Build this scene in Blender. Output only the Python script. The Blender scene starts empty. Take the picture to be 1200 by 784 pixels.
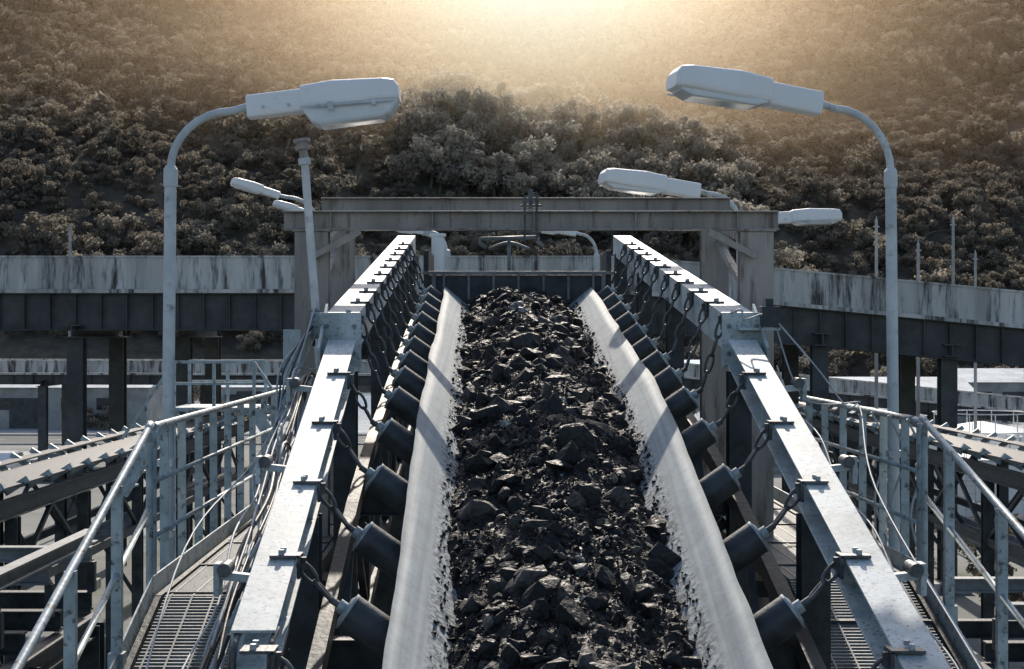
import bpy, bmesh, math, random
import numpy as np
from mathutils import Vector, Matrix, noise
random.seed(7); rng=np.random.default_rng(7)
S=bpy.context.scene
F=1800.0
# ------------------------------------------------------------------ materials
def _nt(name):
    m=bpy.data.materials.new(name); m.use_nodes=True
    nt=m.node_tree; return m,nt,nt.nodes['Principled BSDF']
def mat(name,c1,c2,scale=4,rough=.6,metal=0.0,bump=.15,c3=None,streak=False,detail=8,lo=.38,hi=.62,c3lo=.6,c3hi=.68,c3scale=3.0,bscale=None,rvar=.15):
    m,nt,b=_nt(name); N=nt.nodes; L=nt.links
    tc=N.new('ShaderNodeTexCoord'); mp=N.new('ShaderNodeMapping')
    L.new(tc.outputs['Object'],mp.inputs[0])
    if streak: mp.inputs['Scale'].default_value=(1,1,.12)
    n=N.new('ShaderNodeTexNoise'); n.inputs['Scale'].default_value=scale; n.inputs['Detail'].default_value=detail; n.inputs['Roughness'].default_value=.65
    L.new(mp.outputs[0],n.inputs['Vector'])
    r=N.new('ShaderNodeValToRGB'); r.color_ramp.elements[0].position=lo; r.color_ramp.elements[1].position=hi
    r.color_ramp.elements[0].color=(*c1,1); r.color_ramp.elements[1].color=(*c2,1)
    L.new(n.outputs['Fac'],r.inputs[0]); col=r.outputs[0]
    if c3:
        n2=N.new('ShaderNodeTexNoise'); n2.inputs['Scale'].default_value=scale*c3scale; n2.inputs['Detail'].default_value=10; n2.inputs['Roughness'].default_value=.7
        L.new(mp.outputs[0] if streak else tc.outputs['Object'],n2.inputs['Vector'])
        r2=N.new('ShaderNodeMapRange'); r2.inputs[1].default_value=c3lo; r2.inputs[2].default_value=c3hi
        L.new(n2.outputs['Fac'],r2.inputs[0])
        mx=N.new('ShaderNodeMixRGB'); mx.inputs[2].default_value=(*c3,1)
        L.new(r2.outputs[0],mx.inputs[0]); L.new(col,mx.inputs[1]); col=mx.outputs[0]
    L.new(col,b.inputs['Base Color'])
    b.inputs['Metallic'].default_value=metal
    rr=N.new('ShaderNodeMapRange'); rr.inputs[3].default_value=max(.05,rough-rvar); rr.inputs[4].default_value=min(1,rough+rvar)
    L.new(n.outputs['Fac'],rr.inputs[0]); L.new(rr.outputs[0],b.inputs['Roughness'])
    if bump:
        n3=N.new('ShaderNodeTexNoise'); n3.inputs['Scale'].default_value=bscale or scale*6; n3.inputs['Detail'].default_value=6
        L.new(tc.outputs['Object'],n3.inputs['Vector'])
        bp=N.new('ShaderNodeBump'); bp.inputs['Strength'].default_value=bump; bp.inputs['Distance'].default_value=.02
        L.new(n3.outputs['Fac'],bp.inputs['Height']); L.new(bp.outputs[0],b.inputs['Normal'])
    return m
M_dust=mat('dusty_galvanised_steel',(.32,.38,.39),(.58,.64,.65),3,.55,0,.08,c3=(.10,.12,.125),c3lo=.54,c3hi=.66,c3scale=14)
M_dark=mat('dark_grimy_steel',(.012,.018,.022),(.048,.062,.067),4,.6,.0,.3,c3=(.08,.06,.045),c3lo=.6,c3hi=.75)
M_grey=mat('grey_painted_steel',(.12,.138,.143),(.23,.252,.258),3,.55,0,.2,c3=(.07,.045,.035),c3lo=.56,c3hi=.7)
M_gant=mat('weathered_beam_paint',(.22,.21,.195),(.36,.34,.315),3,.55,0,.2,c3=(.10,.06,.04),c3lo=.52,c3hi=.66,streak=True)
M_rail=mat('railing_paint',(.26,.33,.35),(.46,.54,.56),4,.5,0,.15,c3=(.08,.07,.065),c3lo=.54,c3hi=.64)
M_lampw=mat('lamp_housing_white',(.84,.85,.84),(.90,.90,.89),2,.35,0,.03,c3=(.66,.66,.66),c3lo=.6,c3hi=.8)
M_lens=mat('lamp_lens',(.64,.68,.69),(.76,.79,.80),3,.18,0,.0,rvar=.05)
M_post=mat('lamp_post_galv',(.46,.51,.52),(.64,.68,.69),3,.45,.0,.1,c3=(.22,.22,.22),c3lo=.56,c3hi=.7)
M_roll=mat('idler_roller_steel',(.018,.024,.028),(.055,.066,.072),6,.5,.0,.15)
M_cap=mat('roller_end_cap',(.22,.26,.28),(.42,.48,.50),9,.45,.3,.15)
M_chain=mat('link_iron',(.035,.04,.045),(.13,.14,.15),10,.5,.3,.2)
M_cable=mat('cable_sheath',(.30,.34,.36),(.5,.54,.56),8,.55,0,.1)
M_cableb=mat('cable_black',(.02,.022,.025),(.05,.055,.06),8,.5,0,.1)
M_conc=mat('stained_concrete',(.38,.37,.34),(.64,.62,.58),1.2,.85,0,.3,c3=(.07,.065,.06),c3lo=.50,c3hi=.62,streak=True,c3scale=2.4)
M_conc2=mat('concrete_plain',(.30,.31,.31),(.45,.46,.46),.8,.85,0,.3)
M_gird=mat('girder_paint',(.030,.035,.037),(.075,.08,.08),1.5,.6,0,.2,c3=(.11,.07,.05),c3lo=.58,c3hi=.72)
M_grd=mat('ground_dirt',(.08,.085,.08),(.28,.29,.28),.06,.95,0,.4,c3=(.06,.075,.05),c3lo=.50,c3hi=.62,c3scale=2,bscale=2)
M_hill=mat('hill_scrub',(.045,.038,.028),(.10,.085,.06),.5,.95,0,.6,bscale=1.5)
M_asph=mat('asphalt',(.045,.047,.05),(.075,.078,.08),1,.9,0,.2)
M_roof=mat('roof_sheet',(.35,.38,.40),(.6,.63,.65),.5,.6,0,.1)
M_wallb=mat('building_wall',(.25,.25,.24),(.4,.4,.38),.7,.8,0,.1)
M_glass=mat('window_dark',(.02,.025,.03),(.04,.05,.06),2,.15,0,0)
M_paintw=mat('road_paint',(.6,.6,.58),(.8,.8,.78),3,.7,0,0)
M_bark=mat('bark',(.06,.045,.035),(.14,.11,.09),3,.9,0,.3)

def belt_material():
    m,nt,b=_nt('worn_rubber_belt'); N=nt.nodes;L=nt.links
    tc=N.new('ShaderNodeTexCoord'); mp=N.new('ShaderNodeMapping'); mp.inputs['Scale'].default_value=(30,.35,0)
    L.new(tc.outputs['Object'],mp.inputs[0])
    n=N.new('ShaderNodeTexNoise'); n.inputs['Scale'].default_value=1; n.inputs['Detail'].default_value=4; L.new(mp.outputs[0],n.inputs['Vector'])
    r=N.new('ShaderNodeValToRGB'); r.color_ramp.elements[0].position=.3; r.color_ramp.elements[0].color=(.25,.29,.30,1)
    r.color_ramp.elements[1].position=.7; r.color_ramp.elements[1].color=(.39,.435,.45,1); L.new(n.outputs['Fac'],r.inputs[0])
    n2=N.new('ShaderNodeTexNoise'); n2.inputs['Scale'].default_value=11; n2.inputs['Detail'].default_value=10; n2.inputs['Roughness'].default_value=.75; L.new(tc.outputs['Object'],n2.inputs['Vector'])
    at=N.new('ShaderNodeAttribute'); at.attribute_name='inner'
    ad=N.new('ShaderNodeMath'); ad.operation='MULTIPLY_ADD'; ad.inputs[1].default_value=.55; L.new(n2.outputs['Fac'],ad.inputs[0]); L.new(at.outputs['Fac'],ad.inputs[2])
    mr=N.new('ShaderNodeMapRange'); mr.inputs[1].default_value=.84; mr.inputs[2].default_value=1.0; L.new(ad.outputs[0],mr.inputs[0])
    n5=N.new('ShaderNodeTexNoise'); n5.inputs['Scale'].default_value=6; n5.inputs['Detail'].default_value=12; n5.inputs['Roughness'].default_value=.8; L.new(tc.outputs['Object'],n5.inputs['Vector'])
    m5=N.new('ShaderNodeMapRange'); m5.inputs[1].default_value=.3; m5.inputs[2].default_value=.7; m5.inputs[3].default_value=.72; m5.inputs[4].default_value=1.22; L.new(n5.outputs['Fac'],m5.inputs[0])
    sc=N.new('ShaderNodeVectorMath'); sc.operation='SCALE'; L.new(r.outputs[0],sc.inputs[0]); L.new(m5.outputs[0],sc.inputs['Scale'])
    mx=N.new('ShaderNodeMixRGB'); L.new(mr.outputs[0],mx.inputs[0]); L.new(sc.outputs[0],mx.inputs[1]);
    r3=N.new('ShaderNodeValToRGB'); r3.color_ramp.elements[0].position=.42; r3.color_ramp.elements[0].color=(.12,.14,.145,1); r3.color_ramp.elements[1].position=.6; r3.color_ramp.elements[1].color=(.42,.46,.47,1)
    n4=N.new('ShaderNodeTexNoise'); n4.inputs['Scale'].default_value=30; n4.inputs['Detail'].default_value=8; L.new(tc.outputs['Object'],n4.inputs['Vector']); L.new(n4.outputs['Fac'],r3.inputs[0])
    L.new(r3.outputs[0],mx.inputs[2]); L.new(mx.outputs[0],b.inputs['Base Color']); b.inputs['Roughness'].default_value=.75; b.inputs['Specular IOR Level'].default_value=.3
    bm_=N.new('ShaderNodeMath'); bm_.operation='MULTIPLY'; L.new(n4.outputs['Fac'],bm_.inputs[0]); L.new(mr.outputs[0],bm_.inputs[1])
    bp=N.new('ShaderNodeBump'); bp.inputs['Strength'].default_value=.3; bp.inputs['Distance'].default_value=.006; L.new(bm_.outputs[0],bp.inputs['Height']); L.new(bp.outputs[0],b.inputs['Normal'])
    return m
M_belt=belt_material()
def coal_material():
    m,nt,b=_nt('raw_coal'); N=nt.nodes;L=nt.links
    g=N.new('ShaderNodeNewGeometry'); r=N.new('ShaderNodeValToRGB'); cr=r.color_ramp
    cr.elements[0].position=0; cr.elements[0].color=(.006,.0065,.007,1); cr.elements[1].position=1; cr.elements[1].color=(.30,.31,.31,1)
    for p,c in ((.5,(.012,.0125,.013,1)),(.8,(.024,.023,.022,1)),(.95,(.048,.044,.041,1)),(.985,(.10,.098,.095,1))):
        e=cr.elements.new(p); e.color=c
    L.new(g.outputs['Random Per Island'],r.inputs[0])
    tc=N.new('ShaderNodeTexCoord'); n=N.new('ShaderNodeTexNoise'); n.inputs['Scale'].default_value=35; n.inputs['Detail'].default_value=8; L.new(tc.outputs['Object'],n.inputs['Vector'])
    mr=N.new('ShaderNodeMapRange'); mr.inputs[1].default_value=.35; mr.inputs[2].default_value=.7; mr.inputs[3].default_value=.4; mr.inputs[4].default_value=2.4; L.new(n.outputs['Fac'],mr.inputs[0])
    mx=N.new('ShaderNodeVectorMath'); mx.operation='SCALE'; L.new(r.outputs[0],mx.inputs[0]); L.new(mr.outputs[0],mx.inputs['Scale'])
    L.new(mx.outputs[0],b.inputs['Base Color'])
    mr2=N.new('ShaderNodeMapRange'); mr2.inputs[1].default_value=.3; mr2.inputs[2].default_value=.7; mr2.inputs[3].default_value=.42; mr2.inputs[4].default_value=.85; L.new(n.outputs['Fac'],mr2.inputs[0]); L.new(mr2.outputs[0],b.inputs['Roughness'])
    b.inputs['Specular IOR Level'].default_value=.3
    bp=N.new('ShaderNodeBump'); bp.inputs['Strength'].default_value=.9; bp.inputs['Distance'].default_value=.018; L.new(n.outputs['Fac'],bp.inputs['Height']); L.new(bp.outputs[0],b.inputs['Normal'])
    return m
M_coal=coal_material()
def leaf_material(name,ca,cb):
    m=bpy.data.materials.new(name); m.use_nodes=True; nt=m.node_tree; N=nt.nodes; L=nt.links; N.clear()
    o=N.new('ShaderNodeOutputMaterial'); oi=N.new('ShaderNodeObjectInfo'); g=N.new('ShaderNodeNewGeometry')
    ad=N.new('ShaderNodeMath'); ad.operation='MULTIPLY_ADD'; ad.inputs[1].default_value=.35; L.new(g.outputs['Random Per Island'],ad.inputs[0]); L.new(oi.outputs['Random'],ad.inputs[2])
    h=N.new('ShaderNodeMath'); h.operation='MULTIPLY'; h.inputs[1].default_value=.74; L.new(ad.outputs[0],h.inputs[0])
    r=N.new('ShaderNodeValToRGB'); r.color_ramp.elements[0].color=(*ca,1); r.color_ramp.elements[1].color=(*cb,1); r.color_ramp.elements[0].position=.1; r.color_ramp.elements[1].position=.9; L.new(h.outputs[0],r.inputs[0])
    d=N.new('ShaderNodeBsdfDiffuse'); t=N.new('ShaderNodeBsdfTranslucent'); mx=N.new('ShaderNodeMixShader'); mx.inputs[0].default_value=.5
    L.new(r.outputs[0],d.inputs[0]); L.new(r.outputs[0],t.inputs[0]); L.new(d.outputs[0],mx.inputs[1]); L.new(t.outputs[0],mx.inputs[2]); L.new(mx.outputs[0],o.inputs[0])
    return m
M_leaf=leaf_material('leaves',(.155,.138,.112),(.34,.295,.23))
M_leafl=leaf_material('leaves_pale',(.30,.265,.215),(.52,.46,.37))

# ------------------------------------------------------------------ mesh builder
class MB:
    def __init__(s): s.v=[]; s.f=[]; s.m=[]; s.sm=[]
    def add(s,vs,fs,mi=0,smooth=False):
        o=len(s.v); s.v+= [tuple(p) for p in vs]; s.f+=[tuple(i+o for i in f) for f in fs]; s.m+=[mi]*len(fs); s.sm+=[smooth]*len(fs)
    def box(s,c,size,mi=0,R=None):
        a,b,h=size[0]/2,size[1]/2,size[2]/2; c=Vector(c)
        vs=[Vector((x*a,y*b,z*h)) for x in(-1,1) for y in(-1,1) for z in(-1,1)]
        if R is not None: vs=[R@p for p in vs]
        s.add([c+p for p in vs],[(0,1,3,2),(4,6,7,5),(0,4,5,1),(2,3,7,6),(0,2,6,4),(1,5,7,3)],mi)
    def frame(s,p0,p1,up=(0,0,1)):
        p0=Vector(p0);p1=Vector(p1); y=(p1-p0).normalized(); x=y.cross(Vector(up))
        if x.length<1e-4: x=y.cross(Vector((0,1,0)))
        x.normalize(); z=x.cross(y); return p0,p1,x,y,z
    def bar(s,p0,p1,w,h,mi=0,up=(0,0,1)):
        p0,p1,x,y,z=s.frame(p0,p1,up); R=Matrix((x,y,z)).transposed()
        s.box((p0+p1)/2,(w,(p1-p0).length,h),mi,R)
    def ibeam(s,p0,p1,w,h,t=.012,mi=0,up=(0,0,1)):
        p0,p1,x,y,z=s.frame(p0,p1,up)
        s.bar(p0+z*(h/2-t/2),p1+z*(h/2-t/2),w,t,mi,up); s.bar(p0-z*(h/2-t/2),p1-z*(h/2-t/2),w,t,mi,up); s.bar(p0,p1,t,h-2*t,mi,up)
    def chan(s,p0,p1,w,h,side=1,t=.014,mi=0):
        p0,p1,x,y,z=s.frame(p0,p1)
        s.bar(p0+z*(h/2-t/2),p1+z*(h/2-t/2),w,t,mi); s.bar(p0-z*(h/2-t/2),p1-z*(h/2-t/2),w,t,mi)
        s.bar(p0+x*side*(w/2-t/2),p1+x*side*(w/2-t/2),t,h-2*t,mi)
    def cyl(s,p0,p1,r,n=12,mi=0,r2=None,capmi=None):
        p0,p1,x,y,z=s.frame(p0,p1); r2=r if r2 is None else r2
        vs=[]
        for p,rr in((p0,r),(p1,r2)):
            for i in range(n):
                a=2*math.pi*i/n; vs.append(p+x*math.cos(a)*rr+z*math.sin(a)*rr)
        s.add(vs,[(i,(i+1)%n,n+(i+1)%n,n+i) for i in range(n)],mi,True)
        s.add(vs,[tuple(range(n-1,-1,-1)),tuple(range(n,2*n))],mi if capmi is None else capmi,False)
    def tube(s,pts,r,n=8,mi=0,sub=0,radii=None):
        pts=[Vector(p) for p in pts]
        if sub:
            q=[]
            for i in range(len(pts)-1):
                a=pts[max(i-1,0)];b=pts[i];c=pts[i+1];d=pts[min(i+2,len(pts)-1)]
                for k in range(sub):
                    t=k/sub; q.append(.5*((2*b)+(c-a)*t+(2*a-5*b+4*c-d)*t*t+(3*b-a-3*c+d)*t**3))
            q.append(pts[-1]); pts=q
        vs=[]; t0=(pts[1]-pts[0]).normalized(); x=t0.cross(Vector((0,0,1)))
        if x.length<1e-3: x=t0.cross(Vector((0,1,0)))
        x.normalize()
        for i,p in enumerate(pts):
            t=(pts[min(i+1,len(pts)-1)]-pts[max(i-1,0)]).normalized()
            x=(x-t*x.dot(t)).normalized(); z=x.cross(t); rr=r if radii is None else radii[i]
            for k in range(n):
                a=2*math.pi*k/n; vs.append(p+x*math.cos(a)*rr+z*math.sin(a)*rr)
        fs=[]
        for i in range(len(pts)-1):
            for k in range(n): fs.append((i*n+k,i*n+(k+1)%n,(i+1)*n+(k+1)%n,(i+1)*n+k))
        s.add(vs,fs,mi,True)
        o=len(s.v)-len(vs); s.f+=[tuple(o+k for k in range(n)),tuple(o+(len(pts)-1)*n+k for k in range(n-1,-1,-1))]; s.m+=[mi]*2; s.sm+=[False]*2
    def ring(s,c,ax,R,r,mi=0,n=16,long=1.0,dirv=None):
        ax=Vector(ax).normalized(); d=Vector(dirv).normalized() if dirv is not None else ax.orthogonal().normalized(); e=ax.cross(d)
        pts=[Vector(c)+d*math.cos(2*math.pi*i/n)*R*long+e*math.sin(2*math.pi*i/n)*R for i in range(n+1)]
        s.tube(pts,r,6,mi)
    def obj(s,name,mats,parent=None,bevel=0):
        me=bpy.data.meshes.new(name); me.from_pydata(s.v,[],s.f); me.update()
        for mm in mats: me.materials.append(mm)
        me.polygons.foreach_set('material_index',s.m); me.polygons.foreach_set('use_smooth',s.sm)
        bm=bmesh.new(); bm.from_mesh(me); bmesh.ops.recalc_face_normals(bm,faces=bm.faces); bm.to_mesh(me); bm.free()
        o=bpy.data.objects.new(name,me); S.collection.objects.link(o)
        if bevel:
            b=o.modifiers.new('bevel','BEVEL'); b.width=bevel; b.segments=2; b.limit_method='ANGLE'; b.angle_limit=math.radians(50)
        if parent: o.parent=parent
        return o
def empty(name):
    o=bpy.data.objects.new(name,None); S.collection.objects.link(o); o.empty_display_size=.2; return o
def P(x,y,d): return Vector(((x-600)/F*d,d,(392-y)/F*d))

# ------------------------------------------------------------------ conveyor profile
PD=[3,6.9,8.75,10.3,13.8,17.5,19.5]; PZ=[-2.545,-1.50,-1.01,-.617,-.061,.457,.69]; PS=[.268,.268,.26,.23,.145,.13,.11]
def zb(d):
    for i in range(len(PD)-1):
        if d<=PD[i+1] or i==len(PD)-2:
            h=PD[i+1]-PD[i]; t=(d-PD[i])/h
            return (2*t**3-3*t*t+1)*PZ[i]+(t**3-2*t*t+t)*h*PS[i]+(-2*t**3+3*t*t)*PZ[i+1]+(t**3-t*t)*h*PS[i+1]
def xc(d): return .43-.019*d
def W(o,d,z): return Vector((xc(d)+o,d,z))
def zbeam(d): return -3.345+.297*d if d<11.2 else .14+.125*(d-11.3)

def build_belt():
    sec=[(-.875,0),(-.80,-.063),(-.72,-.13),(-.64,-.197),(-.56,-.265),(-.42,-.36),(-.2,-.40),(.2,-.40),(.42,-.36),(.56,-.265),(.64,-.197),(.72,-.13),(.80,-.063),(.875,0)]
    ds=np.arange(4.2,18.6,.08); vs=[];inn=[];fs=[]; n=len(sec)*2
    for d in ds:
        row=[]
        for k,(o,z) in enumerate(sec):
            w=0
            if abs(o)>.6:
                w=noise.noise(Vector((d*.8,5 if o>0 else 9,0)))*.016+noise.noise(Vector((d*3,5 if o>0 else 9,2)))*.006
                w*=(abs(o)-.6)/.27
            row.append((o+w*(1 if o>0 else -1),z+w*.5))
        for (o,z) in row: vs.append(W(o,d,zb(d)+z)); inn.append(max(0,min(1,(.86-abs(o))/.25)))
        for (o,z) in reversed(row): vs.append(W(o*1.004,d,zb(d)+z-.022)); inn.append(0)
    for i in range(len(ds)-1):
        for k in range(n): fs.append((i*n+k,i*n+(k+1)%n,(i+1)*n+(k+1)%n,(i+1)*n+k))
    me=bpy.data.meshes.new('conveyor_belt'); me.from_pydata(vs,[],fs); me.update(); me.materials.append(M_belt)
    a=me.attributes.new('inner','FLOAT','POINT'); a.data.foreach_set('value',inn)
    me.polygons.foreach_set('use_smooth',[True]*len(fs))
    bm=bmesh.new(); bm.from_mesh(me); bmesh.ops.recalc_face_normals(bm,faces=bm.faces); bm.to_mesh(me); bm.free()
    o=bpy.data.objects.new('conveyor_belt',me); S.collection.objects.link(o)
build_belt()

def hulls(k,npts,squash=.75):
    out=[]
    for _ in range(k):
        bm=bmesh.new()
        p=rng.normal(size=(npts,3)); p/=np.linalg.norm(p,axis=1)[:,None]; p*=rng.uniform(.7,1.0,(npts,1)); p*=np.array([1,rng.uniform(.5,1),rng.uniform(.4,squash)])
        for q in p: bm.verts.new(q)
        r=bmesh.ops.convex_hull(bm,input=bm.verts)
        bmesh.ops.delete(bm,geom=[v for v in bm.verts if not v.link_faces],context='VERTS')
        bm.verts.index_update(); bm.verts.ensure_lookup_table()
        out.append((np.array([v.co[:] for v in bm.verts]),np.array([[v.index for v in f.verts] for f in bm.faces if len(f.verts)==3])))
        bm.free()
    return out
def coalz(o,d):
    h=-.245+.21*(1-min(1,abs(o)/.62)**2)
    return h+.10*noise.noise(Vector((o*2.2,d*1.3,0)))+.05*noise.noise(Vector((o*7,d*7,3)))
def rotm(n,flat=False):
    if flat:
        a=rng.uniform(0,6.28,n); t=rng.normal(0,.5,n); u=rng.normal(0,.5,n)
        q=np.stack([np.cos(a/2),t/2,u/2,np.sin(a/2)],1)
    else: q=rng.normal(size=(n,4))
    q/=np.linalg.norm(q,axis=1)[:,None]; w,x,y,z=q.T
    return np.array([[1-2*(y*y+z*z),2*(x*y-z*w),2*(x*z+y*w)],[2*(x*y+z*w),1-2*(x*x+z*z),2*(y*z-x*w)],[2*(x*z-y*w),2*(y*z+x*w),1-2*(x*x+y*y)]]).transpose(2,0,1)
def build_coal():
    hs=hulls(30,12,.8); hb=hulls(24,20,.75); hl=hulls(30,30,.65)
    V=[];T=[];off=0
    os_=np.linspace(-.64,.64,80); ds=np.arange(4.4,18.4,.028)
    base=[]
    for d in ds:
        z0=zb(d)
        for o in os_: base.append((xc(d)+o,d,z0+coalz(o,d)-.002+.022*noise.noise(Vector((o*22,d*22,1)))+.014*noise.noise(Vector((o*60,d*60,1)))))
    base=np.array(base); n=len(os_); i,k=np.meshgrid(np.arange(len(ds)-1),np.arange(n-1),indexing='ij'); a=(i*n+k).ravel()
    T.append(np.stack([a,a+1,a+n+1],1)); T.append(np.stack([a,a+n+1,a+n],1)); V.append(base); off=len(base)
    def put(cnt,smin,smax,hset,sink,pw=2.0,dmin=4.6,flat=False,clump=0):
        nonlocal off
        R=rotm(cnt,flat); sc=smin+(smax-smin)*rng.random(cnt)**pw
        for j in range(cnt):
            d=rng.uniform(dmin,18.3); lim=.60+.05*noise.noise(Vector((d*3,0,7)))
            o=rng.uniform(-lim,lim) if rng.random()<.93 else rng.choice([-1,1])*rng.uniform(.58,.68)
            if clump and noise.noise(Vector((o*3,d*2,11)))<rng.uniform(-clump,clump)+.03: continue
            v,t=hset[rng.integers(len(hset))]; s=sc[j]
            q=(v*s)@R[j].T; zz=zb(d)+coalz(o,d)+s*sink
            if abs(o)>.6:
                if s>.03: continue
                zz=zb(d)-(.875-abs(o))*.84+s*.35
            V.append(q+np.array([xc(d)+o,d,zz])); T.append(t+off); off+=len(v)
    put(26000,.005,.020,hs,.2); put(6500,.014,.036,hs,.1,clump=.3); put(1500,.035,.075,hb,.05,clump=.2); put(480,.065,.17,hl,-.05,2.0)
    V=np.concatenate(V);T=np.concatenate(T)
    me=bpy.data.meshes.new('coal_heap'); me.vertices.add(len(V)); me.vertices.foreach_set('co',V.ravel())
    me.loops.add(T.size); me.loops.foreach_set('vertex_index',T.ravel().astype(np.int32)); me.polygons.add(len(T)); me.polygons.foreach_set('loop_start',np.arange(0,T.size,3,dtype=np.int32))
    me.update(calc_edges=True); me.validate(); me.materials.append(M_coal)
    me.polygons.foreach_set('use_smooth',[False]*len(me.polygons))
    o=bpy.data.objects.new('coal_heap',me); S.collection.objects.link(o)
build_coal()

def idler(d):
    root=empty('idler_roller_set')
    m=MB(); zz=zb(d)-.025
    for sd in(-1,1):
        o1,z1=.62,-.245-.10; o2,z2=1.10,.05-.06
        a=W(sd*o1,d,zz+z1); b=W(sd*o2,d,zz+z2); ax=(b-a).normalized()
        m.cyl(a,b,.095,24,0); m.cyl(b,b+ax*.012,.086,22,1,r2=.062); m.cyl(b+ax*.012,b+ax*.05,.034,14,1); m.cyl(b+ax*.05,b+ax*.1,.018,8,2)
        m.cyl(b,b-ax*.012,.0975,24,1)
        zt=zbeam(d)
        c=W(sd*1.335,d+.03,zt-.03); e=b+ax*.09
        L=(c-e); n=max(2,int(round(L.length/.12)))
        for i in range(n):
            p=e+L*((i+.5)/n); axis=Vector((0,1,0)) if i%2 else L.cross(Vector((0,1,0)))
            m.ring(p,axis,.026,.0105,2,14,long=L.length/n/.052*1.12,dirv=L)
        m.box(W(sd*1.40,d+.03,zt+.010),(.15,.13,.014),2); m.box(W(sd*1.333,d+.03,zt-.045),(.014,.13,.11),2)
        m.box(W(sd*1.318,d+.03,zt-.03),(.03,.03,.06),2)
        for q in(-.04,.04): m.cyl(W(sd*1.42,d+.03+q,zt+.017),W(sd*1.42,d+.03+q,zt+.042),.015,6,1)
    m.cyl(W(-.5,d,zz-.51),W(.5,d,zz-.51),.088,18,0)
    m.obj('rollers_and_links',[M_roll,M_cap,M_chain],root)
ds_id=[5.7]
while ds_id[-1]<18.2: ds_id.append(ds_id[-1]+(.93 if ds_id[-1]<11 else .86))
for d in ds_id: idler(d)

for sd in(-1,1):
    d0=6.85 if sd<0 else 5.0
    m=MB(); m.chan(W(sd*1.45,d0,zbeam(d0)-.1),W(sd*1.45,11.15,zbeam(11.15)-.1),.20,.20,side=sd,mi=0)
    for d in np.arange(d0+.5,11,1.1): m.bar(W(sd*1.45,d,zbeam(d)-.186),W(sd*1.45,d,zbeam(d)-.014),.17,.01,0,up=(0,1,0))
    if sd<0:
        for q in(-.07,.09):
            b=W(sd*1.45+q,d0,zbeam(d0)-.02); m.tube([b+Vector((0,.1,0)),b+Vector((0,-.08,-.03)),b+Vector((0,-.13,-.14)),b+Vector((0,-.06,-.24)),b+Vector((0,.1,-.2))],.014,8,1,4)
    m.obj('stringer_beam',[M_dust,M_chain],bevel=.003)
    m=MB(); m.chan(W(sd*1.47,11.28,zbeam(11.3)-.13),W(sd*1.47,21,zbeam(21)-.13),.24,.26,side=-sd,mi=0)
    m.box(W(sd*1.47,11.24,zbeam(11.3)-.18),(.30,.02,.40),0)
    for q in(-.1,.1):
        for zq in(-.08,-.28): m.cyl(W(sd*1.47+q,11.22,zbeam(11.3)+zq),W(sd*1.47+q,11.24,zbeam(11.3)+zq),.018,6,1)
    m.bar(W(sd*1.60,11.0,zbeam(11.1)-.2),W(sd*1.60,11.6,zbeam(11.6)-.1),.02,.35,0)
    m.obj('stringer_beam',[M_dust,M_grey],bevel=.003)

GZ=-8.0
m=MB()
for d in(6.2,8.6,11.1,14.8,17.6,20.6):
    for sd in(-1,1):
        top=zbeam(d)-.22; m.ibeam(W(sd*1.42,d,top),W(sd*1.42,d,GZ),.16,.18,.014,0,up=(0,1,0))
    m.ibeam(W(-1.34,d,zb(d)-.75),W(1.34,d,zb(d)-.75),.12,.2,.012,0)
    m.bar(W(-1.34,d,zb(d)-.9),W(1.34,d,zb(d)-3.2),.07,.07,0)
    m.bar(W(1.34,d+.08,zb(d)-.9),W(-1.34,d+.08,zb(d)-3.2),.07,.07,0)
for sd in(-1,1):
    pr=None
    for i,d in enumerate(np.arange(4.5,20.5,1.15)):
        p=W(sd*1.30,d,zb(d)-.55); q=W(sd*1.30,d,zb(d)-1.6)
        m.bar(p,q,.06,.06,0,up=(0,1,0))
        if pr: m.bar(pr[0],p,.08,.12,0); m.bar(pr[1],q,.08,.1,0); m.bar(pr[i%2],(q,p)[i%2],.05,.05,0)
        pr=(p,q)
m.obj('conveyor_trestle',[M_dark])
m=MB()
pp=[W(0,d,zb(d)-1.25) for d in np.arange(4.5,20,.8)]
for a,b in zip(pp[:-1],pp[1:]): m.bar(a,b,1.7,.02,0)
for d in np.arange(5,19,2.2): m.cyl(W(-1.0,d,zb(d)-1.34),W(1.0,d,zb(d)-1.34),.07,14,1)
m.obj('return_belt',[M_dark,M_roll])

root=empty('discharge_chute'); m=MB()
d=18.75; z=zb(18.4)
m.box(W(0,d,z-.02),(2.15,.5,.34),0); m.box(W(0,d-.27,z+.175),(2.3,.05,.04),1)
for sd in(-1,1): m.box(W(sd*1.1,d+.4,z-.3),(.06,1.3,1.5),0); m.box(W(sd*1.02,d-.28,z-.15),(.05,.05,.6),1)
m.box(W(0,d+1.1,z-.4),(2.2,.06,1.3),0)
m.cyl(W(-1.0,18.6,z-.62),W(1.0,18.6,z-.62),.33,28,0)
for k in np.linspace(-.9,.9,7): m.box(W(k,d-.262,z+.0),(.03,.02,.3),1)
m.obj('chute_body',[M_dark,M_grey],root,bevel=.004)

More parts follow.
